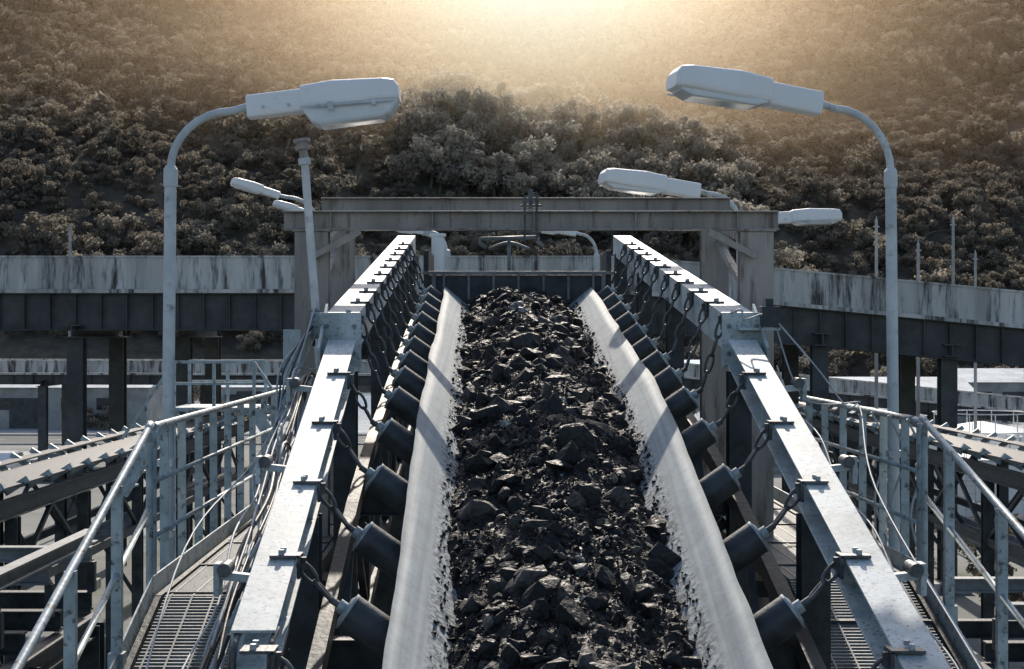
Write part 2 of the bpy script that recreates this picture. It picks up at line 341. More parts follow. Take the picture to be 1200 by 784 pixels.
root=empty('portal_frame'); m=MB()
gd=12.9; gr=14.8
for sd in(-1,1):
    m.ibeam(W(sd*1.86,gd,.86),W(sd*1.86,gd,GZ),.28,.16,.014,0,up=(0,1,0)); m.ibeam(W(sd*1.80,gr,1.14),W(sd*1.80,gr,GZ),.26,.16,.014,0,up=(0,1,0))
    m.bar(W(sd*1.83,gd,.3),W(sd*1.83,gr,.9),.06,.06,0); m.bar(W(sd*1.83,gd+.05,.80),W(sd*1.80,gr-.05,1.1),.1,.1,0)
    m.bar(W(sd*1.84,gd-.12,.65),W(sd*1.45,gd-.12,.86),.06,.05,0)
    m.box(W(sd*1.86,gd-.0,.868),(.32,.2,.014),0)
m.obj('posts',[M_gant],root,bevel=.003)
m=MB(); m.ibeam(W(-2.1,gd,.955),W(2.05,gd,.955),.14,.16,.012,0); m.ibeam(W(-1.98,gr,1.235),W(1.95,gr,1.235),.14,.16,.012,0)
for k in(-1.7,-.85,0,.85,1.7): m.box(W(k,gd,.955),(.01,.13,.135),0)
for q in(-.05,.05): m.cyl(W(q-.03,gd-.09,.78),W(q-.03,gd-.09,1.16),.009,8,1); m.cyl(W(q-.03,gd-.09,1.10),W(q-.03,gd-.09,1.125),.02,6,1)
m.box(W(-.03,gd-.09,1.07),(.17,.06,.02),1); m.box(W(-.03,gd-.09,.85),(.17,.06,.02),1)
m.cyl(W(-.03,gd-.04,1.05),W(-.03,gd-.04,1.22),.02,8,1)
m.obj('cross_beams',[M_gant,M_chain],root,bevel=.002)

# ------------------------------------------------------------------ walkways and railings
def floor_z(d,kink): return -1.70 if d>kink else -1.70-.31*(kink-d)
def walkway(sd,kink,d1):
    root=empty('walkway'); m=MB()
    o0,o1=(1.64,2.52)
    d=5.0
    while d<d1:
        z=floor_z(d,kink); m.box(W(sd*(o0+o1)/2,d,z),(o1-o0-.08,.024,.03),0); d+=.04
    for o in np.arange(o0+.1,o1,.14): 
        m.bar(W(sd*o,5,floor_z(5,kink)+.004),W(sd*o,kink,-1.696),.012,.03,0); m.bar(W(sd*o,kink,-1.696),W(sd*o,d1,-1.696),.012,.03,0)
    for o in(o0,o1):
        m.bar(W(sd*o,5,floor_z(5,kink)-.03),W(sd*o,kink,-1.73),.04,.10,1); m.bar(W(sd*o,kink,-1.73),W(sd*o,d1,-1.73),.04,.10,1)
    for d in np.arange(5.2,d1,1.2):
        m.box(W(sd*(o0+o1)/2,d,floor_z(d,kink)+.012),(o1-o0-.06,.04,.03),1)
        m.bar(W(sd*1.45,d,floor_z(d,kink)-.15),W(sd*2.6,d,floor_z(d,kink)-.15),.08,.12,1)
        m.bar(W(sd*1.45,d,floor_z(d,kink)-.9),W(sd*2.5,d,floor_z(d,kink)-.2),.05,.05,1)
    m.bar(W(sd*2.56,5,floor_z(5,kink)+.07),W(sd*2.56,kink,-1.63),.012,.14,2); m.bar(W(sd*2.56,kink,-1.63),W(sd*2.56,d1,-1.63),.012,.14,2)
    m.obj('grating_and_frame',[M_grey,M_dark,M_rail],root)
walkway(-1,9.9,17.0); walkway(1,10.6,17.0)
def railing(sd,kink,d1,o=2.58,slope=.33):
    m=MB()
    def zt(d): return -.60-slope*(kink-d)
    a=4.6; e=kink-.05
    end=[W(sd*o,e-.12,zt(e-.12)),W(sd*o,e,zt(e)-.0),W(sd*o,e+.06,zt(e)-.06),W(sd*o,e+.06,zt(e)-.2),W(sd*o,e+.06,floor_z(e,kink))]
    m.tube([W(sd*o,a,zt(a)),W(sd*o,(a+e)/2,zt((a+e)/2))]+end,.024,12,0,6)
    m.tube([W(sd*o,a,zt(a)-.5),W(sd*o,e+.05,zt(e)-.5)],.019,10,0)
    for d in np.arange(a+.35,e-.3,1.02):
        m.bar(W(sd*(o-.0),d,zt(d)),W(sd*(o-.0),d,floor_z(d,kink)-.12),.06,.05,0,up=(0,1,0))
        m.box(W(sd*o,d,floor_z(d,kink)+.02),(.09,.09,.16),0)
    s=kink+.12; zf=-.60
    m.tube([W(sd*o,s,floor_z(s,kink)),W(sd*o,s,zf-.15),W(sd*o,s+.03,zf-.04),W(sd*o,s+.14,zf),W(sd*o,s+.5,zf),W(sd*o,d1-.3,zf),W(sd*o,d1,zf)],.024,12,0,5)
    m.tube([W(sd*o,s,zf-.36),W(sd*o,d1,zf-.36)],.016,10,0); m.tube([W(sd*o,s,zf-.72),W(sd*o,d1,zf-.72)],.016,10,0)
    d=s+.45; i=0
    while d<d1:
        j=random.uniform(-.03,.03)
        m.bar(W(sd*(o+.02),d+j,zf+.01),W(sd*(o+.02),d,-1.78),.012,.06,0,up=(1,0,0)); d+=.62+i*.02; i+=1
    m.obj('handrail',[M_rail],bevel=.0)
railing(-1,9.9,16.4,slope=.335)
railing(1,10.6,14.6,o=2.62,slope=.27)

# ------------------------------------------------------------------ lamps
def lamp_head(root,pos,dirx,tilt,scale=1.0,yaw=0,slim=False):
    def sect(x,hw,zt,zbm,n=6,r=.35):
        out=[]; cy=(zt+zbm)/2; hh=(zt-zbm)/2
        for q in range(24):
            a=2*math.pi*(q+.5)/24; c=math.cos(a);s_=math.sin(a); e=.32
            out.append((x,hw*math.copysign(abs(c)**e,c),cy+hh*math.copysign(abs(s_)**e,s_)))
        return out
    def loft(m,secs,mi):
        vs=[p for s_ in secs for p in s_]; fs=[]
        for i in range(len(secs)-1):
            for k in range(24): fs.append((i*24+k,i*24+(k+1)%24,(i+1)*24+(k+1)%24,(i+1)*24+k))
        m.add(vs,fs,mi,False); m.add(vs[:24],[tuple(range(24))],mi); m.add(vs[-24:],[tuple(range(24))],mi)
    h=MB()
    loft(h,[sect(0,.06,.070,-.080),sect(.01,.066,.078,-.088),sect(.39,.085,.092,-.075),sect(.395,.08,.08,-.07)],0)
    loft(h,[sect(.385,.10,.095,-.06),sect(.395,.13,.108,-.068),sect(.62,.165,.125,-.07),sect(.97,.17,.112,-.055),sect(1.045,.155,.10,-.05),sect(1.075,.13,.055,-.045)],0)
    for x in(.12,.30): h.cyl((x,-.08,-.02),(x,-.095,-.02),.012,8,1)
    h.box((.72,-.172,-.055),(.66,.012,.018),1); h.box((.60,-.18,-.065),(.04,.01,.06),1); h.box((.9,-.18,-.06),(.03,.01,.05),1)
    l=MB()
    if slim: loft(l,[sect(.42,.12,-.05,-.075),sect(.5,.14,-.05,-.105),sect(.95,.14,-.04,-.10),sect(1.03,.12,-.04,-.065)],0)
    else: loft(l,[sect(.40,.12,-.05,-.08),sect(.46,.145,-.05,-.17),sect(.52,.14,-.05,-.195),sect(.95,.14,-.04,-.17),sect(1.0,.14,-.04,-.14),sect(1.06,.12,-.035,-.06)],0)
    A=math.atan2(0,dirx)+math.radians(yaw)
    M=Matrix.Translation(pos)@Matrix.Rotation(A,4,'Z')@Matrix.Rotation(-math.radians(tilt),4,'Y')@Matrix.Scale(scale,4)
    a=h.obj('lamp_housing',[M_lampw,M_post],root,bevel=.004); a.matrix_world=M
    b=l.obj('lens',[M_lens],root,bevel=.004); b.matrix_world=M
def street_lamp(x,d,zbase,ztop,reach,rise,dirx,tilt,scale=1.0,yaw=0,slim=False,r=.042,lean=0,step=None):
    root=empty('street_lamp'); m=MB()
    z1=ztop-rise; step=z1-.02 if step is None else step
    c,s_=math.cos(math.radians(yaw)),math.sin(math.radians(yaw)); ex=Vector((dirx*c,dirx*s_,0))
    B=Vector((x-lean,d,zbase)); T=Vector((x,d,step)); m.cyl(B,T,r*1.05,16,0,r2=r); m.cyl(T-Vector((0,0,.1)),T+Vector((0,0,.02)),r*1.2,16,0)
    m.cyl(T+Vector((0,0,.02)),T+Vector((0,0,.05)),r*1.2,16,0,r2=r*.7)
    pts=[T-Vector((0,0,.05)),Vector((x,d,z1))]
    for i in range(1,9):
        a=math.pi/2*i/8; pts.append(Vector((x,d,z1))+ex*(reach*.8*(1-math.cos(a)))+Vector((0,0,rise*.93*math.sin(a))))
    end=Vector((x,d,ztop))+ex*reach; pts.append(end); pts.append(end+ex*.06+Vector((0,0,math.tan(math.radians(tilt))*.06)))
    m.tube(pts,r*.68,12,0)
    m.box((x-.0-lean,d,zbase+.01),(.22,.22,.02),0)
    for k in(0,.5): m.box((x-lean,d,zbase+.35+k),(r*2.6,r*2.6,.05),0)
    m.obj('post_and_arm',[M_post],root)
    lamp_head(root,end,dirx,tilt,scale,yaw,slim)
street_lamp(-2.40,10.8,-1.75,1.60,.54,.44,1,4.5,1.0,yaw=0,lean=.03)
street_lamp(2.86,11.6,-1.75,1.73,.56,.50,-1,6.5,1.08,yaw=10,slim=True,lean=-.03)
street_lamp(2.55,17.2,-1.75,1.60,.47,.36,-1,6,1.05,yaw=10,slim=True,r=.038)
street_lamp(2.95,19.6,-1.75,1.48,.25,.2,1,1,.92,yaw=0,slim=True,r=.035)
street_lamp(-2.25,17.6,-1.75,1.58,.42,.26,-1,14,.52,yaw=20,slim=True,r=.033)
street_lamp(-2.45,22.0,-1.75,1.72,.45,.28,-1,14,.50,yaw=20,slim=True,r=.035)
street_lamp(1.35,24.5,-1.75,1.62,.35,.35,-1,6,.7,yaw=15,slim=True,r=.035)
street_lamp(-1.15,26,-1.75,1.72,.3,.3,-1,6,.5,yaw=15,slim=True,r=.09)

root=empty('beacon_pole'); m=MB(); a=P(380,362,12.2); b=P(357,190,12.2)
m.cyl(a-Vector((-.02,0,1.2)),b,.032,14,0); d_=(b-a).normalized()
m.cyl(b-d_*.02,b+d_*.03,.05,16,0); m.cyl(b+d_*.03,b+d_*.10,.035,16,1); m.cyl(b+d_*.10,b+d_*.13,.062,16,1); m.cyl(b+d_*.13,b+d_*.16,.045,16,1); m.cyl(b+d_*.16,b+d_*.185,.068,16,1)
m.obj('pole_and_beacon',[M_post,M_gant],root)
root=empty('junction_box'); m=MB(); c=P(375,380,11.9); m.box(c,(.16,.12,.22),0); m.box(c+Vector((0,-.066,.0)),(.13,.01,.19),1)
m.cyl(c+Vector((-.05,0,-.11)),c+Vector((-.05,0,-.17)),.014,10,2); m.cyl(c+Vector((.05,0,-.11)),c+Vector((.05,0,-.17)),.014,10,2); m.box(c+Vector((.03,.07,-.35)),(.05,.02,.9),2)
m.box(c+Vector((-.23,.1,-.25)),(.14,.02,.42),1)
m.obj('box',[M_grey,M_rail,M_dark],root,bevel=.006)
root=empty('pull_cord_switch'); m=MB(); c=W(1.66,11.2,.13); m.box(c,(.13,.14,.15),0); m.cyl(c+Vector((0,0,.075)),c+Vector((0,0,.13)),.03,12,0); m.box(c+Vector((-.08,0,-.09)),(.3,.12,.02),1)
m.tube([c+Vector((-.06,-.07,.02)),c+Vector((-.2,-.1,-.02)),c+Vector((-.22,-.1,.05)),c+Vector((-.3,-.05,.02))],.008,6,1,4)
m.obj('switch_body',[M_dark,M_rail],root,bevel=.005)
for sd in(-1,1):
    for d in(7.6,9.0,10.4):
        root=empty('cable_bracket'); m=MB(); z=zbeam(d)-.12
        m.bar(W(sd*1.56,d,z),W(sd*1.74,d,z+.02),.06,.04,0); m.box(W(sd*1.74,d,z+.0),(.03,.1,.16),0); m.cyl(W(sd*1.70,d-.07,z+.05),W(sd*1.70,d+.07,z+.05),.035,12,1)
        m.obj('bracket',[M_dust,M_chain],root,bevel=.004)

def cable(name,pts,r,mt,sub=8):
    m=MB(); m.tube(pts,r,6,0,sub); return m.obj(name,[mt])
m=MB()
for k in range(9):
    o=-1.66-.015*k+random.uniform(-.02,.02); pts=[]
    for d in np.arange(5.5,12.6,.7):
        sag=.35*math.sin(math.pi*((d-5.5)%1.4)/1.4) if k%3==0 else 0
        pts.append(W(o+random.uniform(-.03,.03),d,zbeam(min(d,11.1))-.22-.05*(k%4)+random.uniform(-.06,.03)-sag))
    m.tube(pts,random.choice([.007,.010,.014]),6,1 if k%2 else 0,6)
m.obj('cable_bundle',[M_cable,M_cableb])
m=MB()
for k in range(4):
    pts=[]
    for d in np.arange(5.5,11.6,.7):
        pts.append(W(1.68+.02*k+random.uniform(-.02,.02),d,zbeam(d if d<11.1 else 11.1)-.18-.05*k-.12*math.sin(math.pi*((d-5.5)%1.4)/1.4)*(k+1)/2))
    m.tube(pts,random.choice([.006,.009]),6,k%2,6)
m.obj('cable_bundle',[M_cable,M_cableb])
m=MB()
for k in range(5):
    a=W(-1.72,11.9,.25-.05*k); m.tube([a,W(-1.8-.03*k,11.3,-.25),W(-1.9,10.9,-.62-.03*k),W(-1.85-.03*k,10.3,-.95),W(-1.8,9.5,-1.15-.05*k),W(-1.75,8.4,-1.4),W(-1.8+.04*k,7.4,-1.75)],.008,6,k%2,7)
for k in range(4):
    d=6.6+.35*k; m.tube([W(-1.62,d+.6,zbeam(d+.6)-.2),W(-1.78-.03*k,d+.3,zbeam(d)-.6),W(-1.72,d,zbeam(d)-.95),W(-1.60,d-.4,zbeam(d)-.7),W(-1.56,d-.6,zbeam(d-.6)-.2)],.011,6,(k+1)%2,7)
m.obj('hanging_cable',[M_cable,M_cableb])
cable('pull_cord',[W(1.70,11.15,.10),W(1.95,10.9,-.25),W(2.1,10.7,-.50),W(2.2,10.7,-.52),W(2.0,9.5,-.95),W(1.95,7.5,-1.55),W(1.95,6,-2.0)],.006,M_cable)
cable('pull_cord',[W(1.70,11.15,.05),W(1.85,10.9,-.45),W(2.2,10.7,-.47)],.006,M_cable)
cable('pull_cord',[W(-1.70,11.9,.05),W(-1.95,10.5,-.8),W(-2.1,8.6,-1.2),W(-1.95,6.2,-2.0)],.006,M_cable)
m=MB()
for k in range(3): m.tube([W(2.58,10.9+k*.5,-.6),W(2.7,10.9+k*.5,-.9),W(2.62,10.95+k*.5,-1.3),W(2.7,10.8+k*.4,-1.7)],.009,6,0,6)
m.obj('hanging_cable',[M_cable])

root=empty('vent_pipe'); m=MB(); b=P(513,330,20.5); m.cyl(b,b+Vector((0,0,.6)),.085,18,0); m.cyl(b+Vector((0,0,.6)),b+Vector((0,0,.64)),.11,18,0); m.obj('pipe',[M_lampw],root)
root=empty('cross_pipe'); m=MB(); a=P(563,280,16.5); b=P(630,278,16.5); m.tube([a,b],.022,8,0); c=(a+b)/2; m.tube([c,c-Vector((0,0,.35))],.02,8,0)
for p in(a,b): m.tube([p,p+Vector((0,0,-.05)),p+Vector((.06,0,-.1))],.02,8,0)
m.tube([c+Vector((-.22,0,-.12)),c+Vector((0,0,-.05)),c+Vector((.22,0,-.12))],.018,8,0,4); m.obj('pipe',[M_grey],root)

# ------------------------------------------------------------------ bridges
def bridge(name,path,par_h,gir_h,width,cols,lo,stiff=.7,colw=.5):
    root=empty(name); m=MB()
    for a,b in zip(path[:-1],path[1:]):
        a=Vector(a);b=Vector(b); L=(b-a).length; D=(b-a)/L; up=Vector((0,0,1)); n=D.cross(up).normalized()
        if n.y>0: n=-n
        for s_ in(0,1):
            q=-n*width*s_
            m.bar(a+q-up*par_h/2,b+q-up*par_h/2,.18,par_h,0)
            m.bar(a+q+up*.03,b+q+up*.03,.26,.06,0)
            if lo is not None:
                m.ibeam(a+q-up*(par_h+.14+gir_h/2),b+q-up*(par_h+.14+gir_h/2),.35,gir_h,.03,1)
        m.bar(a-n*width/2-up*(par_h+.07),b-n*width/2-up*(par_h+.07),width+.6,.12,0)
        k=0.0
        while k<L:
            p=a+D*k; m.box(p+n*.09-up*(par_h+.14+gir_h/2),(.03,.16,gir_h-.08),1)
            if int(k/stiff)%6==0: m.box(p+n*.10-up*(par_h/2),(.03,.02,par_h-.06),0)
            k+=stiff
    for (x,y,zt) in cols:
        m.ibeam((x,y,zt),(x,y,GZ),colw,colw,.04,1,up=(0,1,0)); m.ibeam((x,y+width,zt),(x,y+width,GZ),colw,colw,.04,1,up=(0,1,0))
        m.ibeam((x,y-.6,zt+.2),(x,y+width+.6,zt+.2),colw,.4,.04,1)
        m.box((x,y,GZ+.15),(1.2,1.2,.3),0)
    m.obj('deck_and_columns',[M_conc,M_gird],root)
bd=48
bridge('road_bridge',[(-60,bd,2.4),(-20,bd,2.4),(3,bd,2.4),(8,bd,2.05),(16.5,bd-.5,1.22),(30,bd-3,-.4)],.98,1.15,5,[(-13.6,bd,-.1),(-10.9,bd+3,-.1),(9.6,bd,-.35),(13.6,bd,-.7),(-22,bd,-.1),(18,bd,-1)],1,stiff=.8)
bridge('road_viaduct',[(-80,95,-1.5),(-12,95,-1.7),(10,95,-1.8),(40,93,-4.8),(60,91,-6)],.7,.6,5,[(-29,95,-3.2),(-20,95,-3.2),(16,95,-4.3),(26,95,-5)],1,1.2)

def side_conv(x,z,d0,d1,dx=0):
    root=empty('belt_conveyor'); m=MB()
    f=lambda d:x+dx*(d-d0)
    for s_ in(-.8,.8): m.ibeam((f(d0)+s_,d0,z-.2),(f(d1)+s_,d1,z-.2),.12,.3,.02,0)
    m.bar((f(d0),d0,z+.02),(f(d1),d1,z+.02),1.1,.05,1)
    for s_ in(-1,1): m.bar((f(d0)+s_*.72,d0,z+.14),(f(d1)+s_*.72,d1,z+.14),.3,.03,1)
    for d in np.arange(d0,d1,1.2):
        for s_ in(-1,1): m.bar((f(d)+s_*.55,d,z-.02),(f(d)+s_*.92,d,z+.22),.08,.10,2)
    for d in np.arange(d0,d1,4):
        for s_ in(-.8,.8): m.ibeam((f(d)+s_,d,z-.35),(f(d)+s_,d,GZ),.2,.2,.02,0,up=(0,1,0))
        m.bar((f(d)-.8,d,z-.5),(f(d)+.8,d,z-3),.07,.07,0)
    for s_ in(-.8,.8):
        m.bar((f(d0)+s_,d0,z-1.5),(f(d1)+s_,d1,z-1.5),.1,.16,0)
        for i,d in enumerate(np.arange(d0,d1-2,2)): m.bar((f(d)+s_,d,z-.35 if i%2 else z-1.5),(f(d+2)+s_,d+2,z-1.5 if i%2 else z-.35),.07,.07,0)
    for k in range(3): m.cyl((f(d0)-.4+.35*k,d0,z-1.75),(f(d1)-.4+.35*k,d1,z-1.75),.11,10,3)
    m.obj('frame_and_belt',[M_dark,M_roll,M_rail,M_grey],root)
side_conv(-8.6,-2.5,16,46); side_conv(9.9,-2.4,17,55,-.01)

def platform(cx,cy,z,w,l,motors=True):
    root=empty('machinery_platform'); m=MB()
    for x in np.linspace(cx-w/2,cx+w/2,4): m.ibeam((x,cy-l/2,z),(x,cy+l/2,z),.16,.24,.02,0)
    for y in np.linspace(cy-l/2,cy+l/2,5): m.ibeam((cx-w/2,y,z+.25),(cx+w/2,y,z+.25),.14,.2,.02,0)
    for x in(cx-w/2,cx+w/2):
        for y in(cy-l/2,cy+l/2,cy): m.ibeam((x,y,z),(x,y,GZ),.22,.22,.02,0,up=(0,1,0))
    for zz in(z-1.1,z-2.3):
        for y in np.linspace(cy-l/2,cy+l/2,4): m.ibeam((cx-w/2,y,zz),(cx+w/2,y,zz),.14,.2,.02,0)
        for x in np.linspace(cx-w/2,cx+w/2,3): m.bar((x,cy-l/2,zz+.2),(x,cy+l/2,zz+.2),.1,.1,1)
    m.box((cx,cy,z-1.4),(w,l,.03),0)
    if motors:
        for i in range(3):
            p=Vector((cx-w/2+.6+i*(w-1.2)/2,cy+random.uniform(-l/3,l/3),z+.62)); m.cyl(p,p+Vector((.75,0,0)),.22,20,2)
            for k in range(7): m.cyl(p+Vector((.1+k*.08,0,0)),p+Vector((.12+k*.08,0,0)),.25,20,2)
            m.box(p+Vector((-.3,0,-.05)),(.5,.5,.5),2); m.cyl(p+Vector((.75,0,0)),p+Vector((.82,0,0)),.14,14,2)
    else:
        for y in np.linspace(cy-l/2,cy+l/2,4):
            m.ibeam((cx-w/2,y,z+.75),(cx+w/2,y,z+.75),.16,.16,.02,0 if y<cy else 1)
            for x in(cx-w/2,cx,cx+w/2): m.bar((x,y,z+.35),(x,y,z+.67),.08,.08,0,up=(0,1,0))
        m.ibeam((cx+w/2,cy-l/2,z+.95),(cx+w/2,cy+l/2,z+.95),.14,.14,.02,1)
    for k in range(4): m.tube([(cx-w/2,cy-l/2+k*.25,z+.5),(cx,cy-l/2+.1+k*.25,z+.45),(cx+w/2,cy-l/2+k*.25,z+.55)],.04,8,2,6)
    m.obj('steelwork',[M_dark,M_grey,M_gird],root)
platform(-6.1,14.2,-3.1,3.2,4.5,False); platform(7.0,15,-3.6,4.0,5,False); platform(-7,10,-4.0,4.5,3,False)
root=empty('access_stair'); m=MB()
cx,cy=-4.85,25.0
for x in(-.65,0,.65):
    for y in(0,1.2): m.bar((cx+x,cy+y,GZ if y==0 else -1.2),(cx+x,cy+y,-.45),.05,.05,0,up=(0,1,0))
for y in(0,1.2):
    for z in(-.45,-.8): m.bar((cx-.65,cy+y,z),(cx+.65,cy+y,z),.045,.045,0)
m.box((cx,cy+.6,-1.22),(1.4,1.3,.06),0)
for sx in(-1,1):
    m.bar((cx+sx*.65,cy,-1.22),(cx+sx*1.5,cy,-2.6),.06,.2,0); m.bar((cx+sx*.65,cy,-.45),(cx+sx*1.5,cy,-1.7),.045,.045,0); m.bar((cx+sx*1.1,cy,-1.1),(cx+sx*1.1,cy,-1.9),.04,.04,0,up=(0,1,0))
    for k in range(6): m.box((cx+sx*(.75+k*.14),cy+.3,-1.35-k*.23),(.16,.6,.03),0)
m.obj('stair_frame',[M_rail],root)

# ------------------------------------------------------------------ ground, hill, roads, buildings
def sheet(name,f,x0,x1,y0,y1,nx,ny,mt):
    vs=[];fs=[]
    for j in range(ny+1):
        for i in range(nx+1):
            x=x0+(x1-x0)*i/nx; y=y0+(y1-y0)*j/ny; vs.append((x,y,f(x,y)))
    for j in range(ny):
        for i in range(nx):
            a=j*(nx+1)+i; fs.append((a,a+1,a+nx+2,a+nx+1))
    me=bpy.data.meshes.new(name); me.from_pydata(vs,[],fs); me.materials.append(mt); me.polygons.foreach_set('use_smooth',[True]*len(fs))
    o=bpy.data.objects.new(name,me); S.collection.objects.link(o); return o
sheet('ground',lambda x,y:GZ,-2500,2500,-1500,3000,4,4,M_grd)
def hz(x,y):
    t=(y-215-12*math.sin(x*.02)+.0003*x*x)/1.0
    if t<0: return GZ-1.5+min(0,t*.05)
    h=.47*t if t<290 else .47*290+.2*(t-290)*math.exp(-(t-290)/60)
    r=min(1,t/40)
    return GZ-1.5+h+r*(6*noise.noise(Vector((x*.012,y*.012,0)))+2.5*noise.noise(Vector((x*.04,y*.03,2))))
sheet('hill',hz,-520,520,200,720,200,170,M_hill)
sheet('road',lambda x,y:GZ+.004,-120,120,112,121,1,1,M_asph)
m=MB()
for k in np.arange(-118,118,6): m.box((k,116.5,GZ+.012),(3,.15,.004),0)
m.obj('road_marking',[M_paintw])
m=MB(); m.box((0,111.3,GZ+.06),(240,.3,.13),0); m.box((0,121.5,GZ+.06),(240,.3,.13),0); m.obj('kerb',[M_conc2])
sheet('yard_pavement',lambda x,y:GZ+.006,-110,-26,60,105,1,1,M_conc2)
sheet('yard_pavement',lambda x,y:GZ+.006,-60,90,125,200,1,1,M_conc2)
def building(x,y,w,l,h,pitch=1.2):
    root=empty('industrial_shed'); m=MB(); m.box((x,y,GZ+h/2),(w,l,h),0)
    m.add([(x-w/2-.4,y-l/2-.3,GZ+h),(x+w/2+.4,y-l/2-.3,GZ+h),(x+w/2+.4,y+l/2+.3,GZ+h),(x-w/2-.4,y+l/2+.3,GZ+h),(x-w/2-.4,y,GZ+h+pitch),(x+w/2+.4,y,GZ+h+pitch)],[(0,1,5,4),(3,4,5,2),(0,4,3),(1,2,5),(0,3,2,1)],1)
    n=int(w/3)
    for i in range(n): m.box((x-w/2+1.5+i*3,y-l/2-.01,GZ+h*.6),(1.6,.06,1.0),2)
    m.box((x-w/4,y-l/2-.02,GZ+1.3),(2.4,.06,2.6),3); m.obj('shed_body',[M_wallb,M_roof,M_glass,M_gird],root)
for a in[(-38,135,14,9,3.5),(-22,150,12,8,3),(-55,150,16,10,4),(34,138,12,9,3),(52,150,18,10,3.5),(68,130,12,9,3),(10,170,22,10,4),(-75,140,14,10,4),(24,105,8,6,2.6)]: building(*a)
# white storage tanks beyond the right-hand conveyor
for (x,y,r_,h) in[(20.5,68,2.2,2.6),(25.5,70,2.2,2.6),(23.5,77,2.6,3.2)]:
    root=empty('storage_tank'); m=MB(); m.cyl((x,y,GZ),(x,y,GZ+h),r_,32,0); m.cyl((x,y,GZ+h),(x,y,GZ+h+.45),r_,32,0,r2=.2)
    for k in(.33,.66,1): m.cyl((x,y,GZ+h*k-.04),(x,y,GZ+h*k+.02),r_+.03,32,1)
    m.tube([(x+.9*r_*math.cos(a),y+.9*r_*math.sin(a),GZ+h+.9) for a in np.linspace(0,6.283,25)],.03,6,1)
    for a in np.linspace(0,6.283,13): m.bar((x+.9*r_*math.cos(a),y+.9*r_*math.sin(a),GZ+h),(x+.9*r_*math.cos(a),y+.9*r_*math.sin(a),GZ+h+.9),.04,.04,1,up=(0,1,0))
    for k in range(8): m.box((x-.4*r_,y-r_-.12,GZ+.2+k*.33),(.4,.03,.03),1)
    for q in(-.2,.2): m.bar((x-.4*r_+q,y-r_-.12,GZ),(x-.4*r_+q,y-r_-.12,GZ+h+.6),.03,.03,1,up=(0,1,0))
    m.obj('tank_shell',[M_lampw,M_post],root)
def car(x,y,col,ang):
    root=empty('parked_car'); m=MB()
    prof=[(-2.1,.35),(-2.15,.75),(-1.9,.95),(-1.3,1.0),(-.7,1.42),(.7,1.45),(1.3,1.05),(2.0,.92),(2.15,.7),(2.1,.35)]
    vs=[(p[0],s_*(.85 if p[1]<1.1 else .68),p[1]) for s_ in(-1,1) for p in prof]; n=len(prof)
    m.add(vs,[tuple(range(n)),tuple(range(2*n-1,n-1,-1))]+[(i,(i+1)%n,n+(i+1)%n,n+i) for i in range(n)],0)
    for s_ in(-1,1):
        m.box((0,s_*.76,1.2),(1.7,.12,.3),1)
        for w in(-1.3,1.3): m.cyl((w,s_*.7,.33),(w,s_*.9,.33),.33,16,2)
    mt=mat('car_paint',col,tuple(c*1.1 for c in col),2,.3,0,0)
    o=m.obj('car_body',[mt,M_glass,M_roll],root); root.location=(x,y,GZ+.01); root.rotation_euler=(0,0,ang)
for i in range(9): car(-52+i*3.4+random.uniform(-.3,.3),86+random.uniform(-1,1),random.choice([(.7,.7,.7),(.5,.52,.55),(.1,.1,.12),(.6,.6,.58),(.3,.05,.04)]),1.57+random.uniform(-.05,.05))
for i in range(5): car(40+i*3.6,98,random.choice([(.7,.7,.7),(.5,.52,.55),(.1,.1,.12)]),1.57)
for (px,top,bot,dd) in[(1027,257,340,62),(1117,255,345,62),(1076,285,345,62),(1143,296,345,70),(82,266,305,62)]:
    root=empty('utility_pole'); m=MB(); t=P(px,top,dd); m.cyl((t.x,t.y,GZ),t,.09,10,0,r2=.06)
    m.cyl(t,t+Vector((0,0,.12)),.03,8,0); m.cyl(t-Vector((.12,0,.3)),t+Vector((.12,0,-.3)),.03,8,0)
    m.obj('pole',[M_conc2],root)
m=MB()
for h in(0,.35):
    m.tube([P(1027,262,62)-Vector((0,0,h)),P(1075,270,62)-Vector((0,0,h)),P(1117,260,62)-Vector((0,0,h)),P(1300,280,62)-Vector((0,0,h))],.008,5,0,6)
m.obj('power_line',[M_cableb])

# ------------------------------------------------------------------ vegetation
def tree_mesh(name,seed,nleaf,leaf,mt,tall=1.0):
    r=np.random.default_rng(seed); nb=r.integers(8,12); m=MB()
    cs=[]
    for i in range(nb):
        a=r.uniform(0,6.28); q=r.uniform(.15,.9); cs.append((math.cos(a)*q,math.sin(a)*q,(.60+r.uniform(-.3,.5))*tall,r.uniform(.18,.38)))
    m.cyl((0,0,-.4),(0,0,.5),.07,7,1,r2=.04)
    for c in cs: m.tube([(0,0,.25),(c[0]*.4,c[1]*.4,.45*c[2]+.1),(c[0]*.9,c[1]*.9,c[2]*.9)],.02,5,1,0,radii=[.035,.022,.01])
    per=nleaf//nb
    for c in cs:
        u=r.normal(size=(per,3)); u/=np.linalg.norm(u,axis=1)[:,None]; rad=c[3]*r.uniform(.5,1.15,(per,1)); p=np.array(c[:3])+u*rad*np.array([1,1,.85])
        for k in range(per):
            nrm=Vector(u[k]+r.normal(size=3)*.4).normalized(); t=nrm.orthogonal().normalized(); t.rotate(Matrix.Rotation(r.uniform(0,6.28),3,nrm)); b=nrm.cross(t); s_=leaf*r.uniform(.6,1.3); q=Vector(p[k])
            m.add([q-t*s_,q+b*s_*.6,q+t*s_,q-b*s_*.6],[(0,1,2,3)],0)
    me=bpy.data.meshes.new(name); me.from_pydata(m.v,[],m.f); me.materials.append(mt); me.materials.append(M_bark); me.polygons.foreach_set('material_index',m.m)
    return bpy.data.objects.new(name,me)
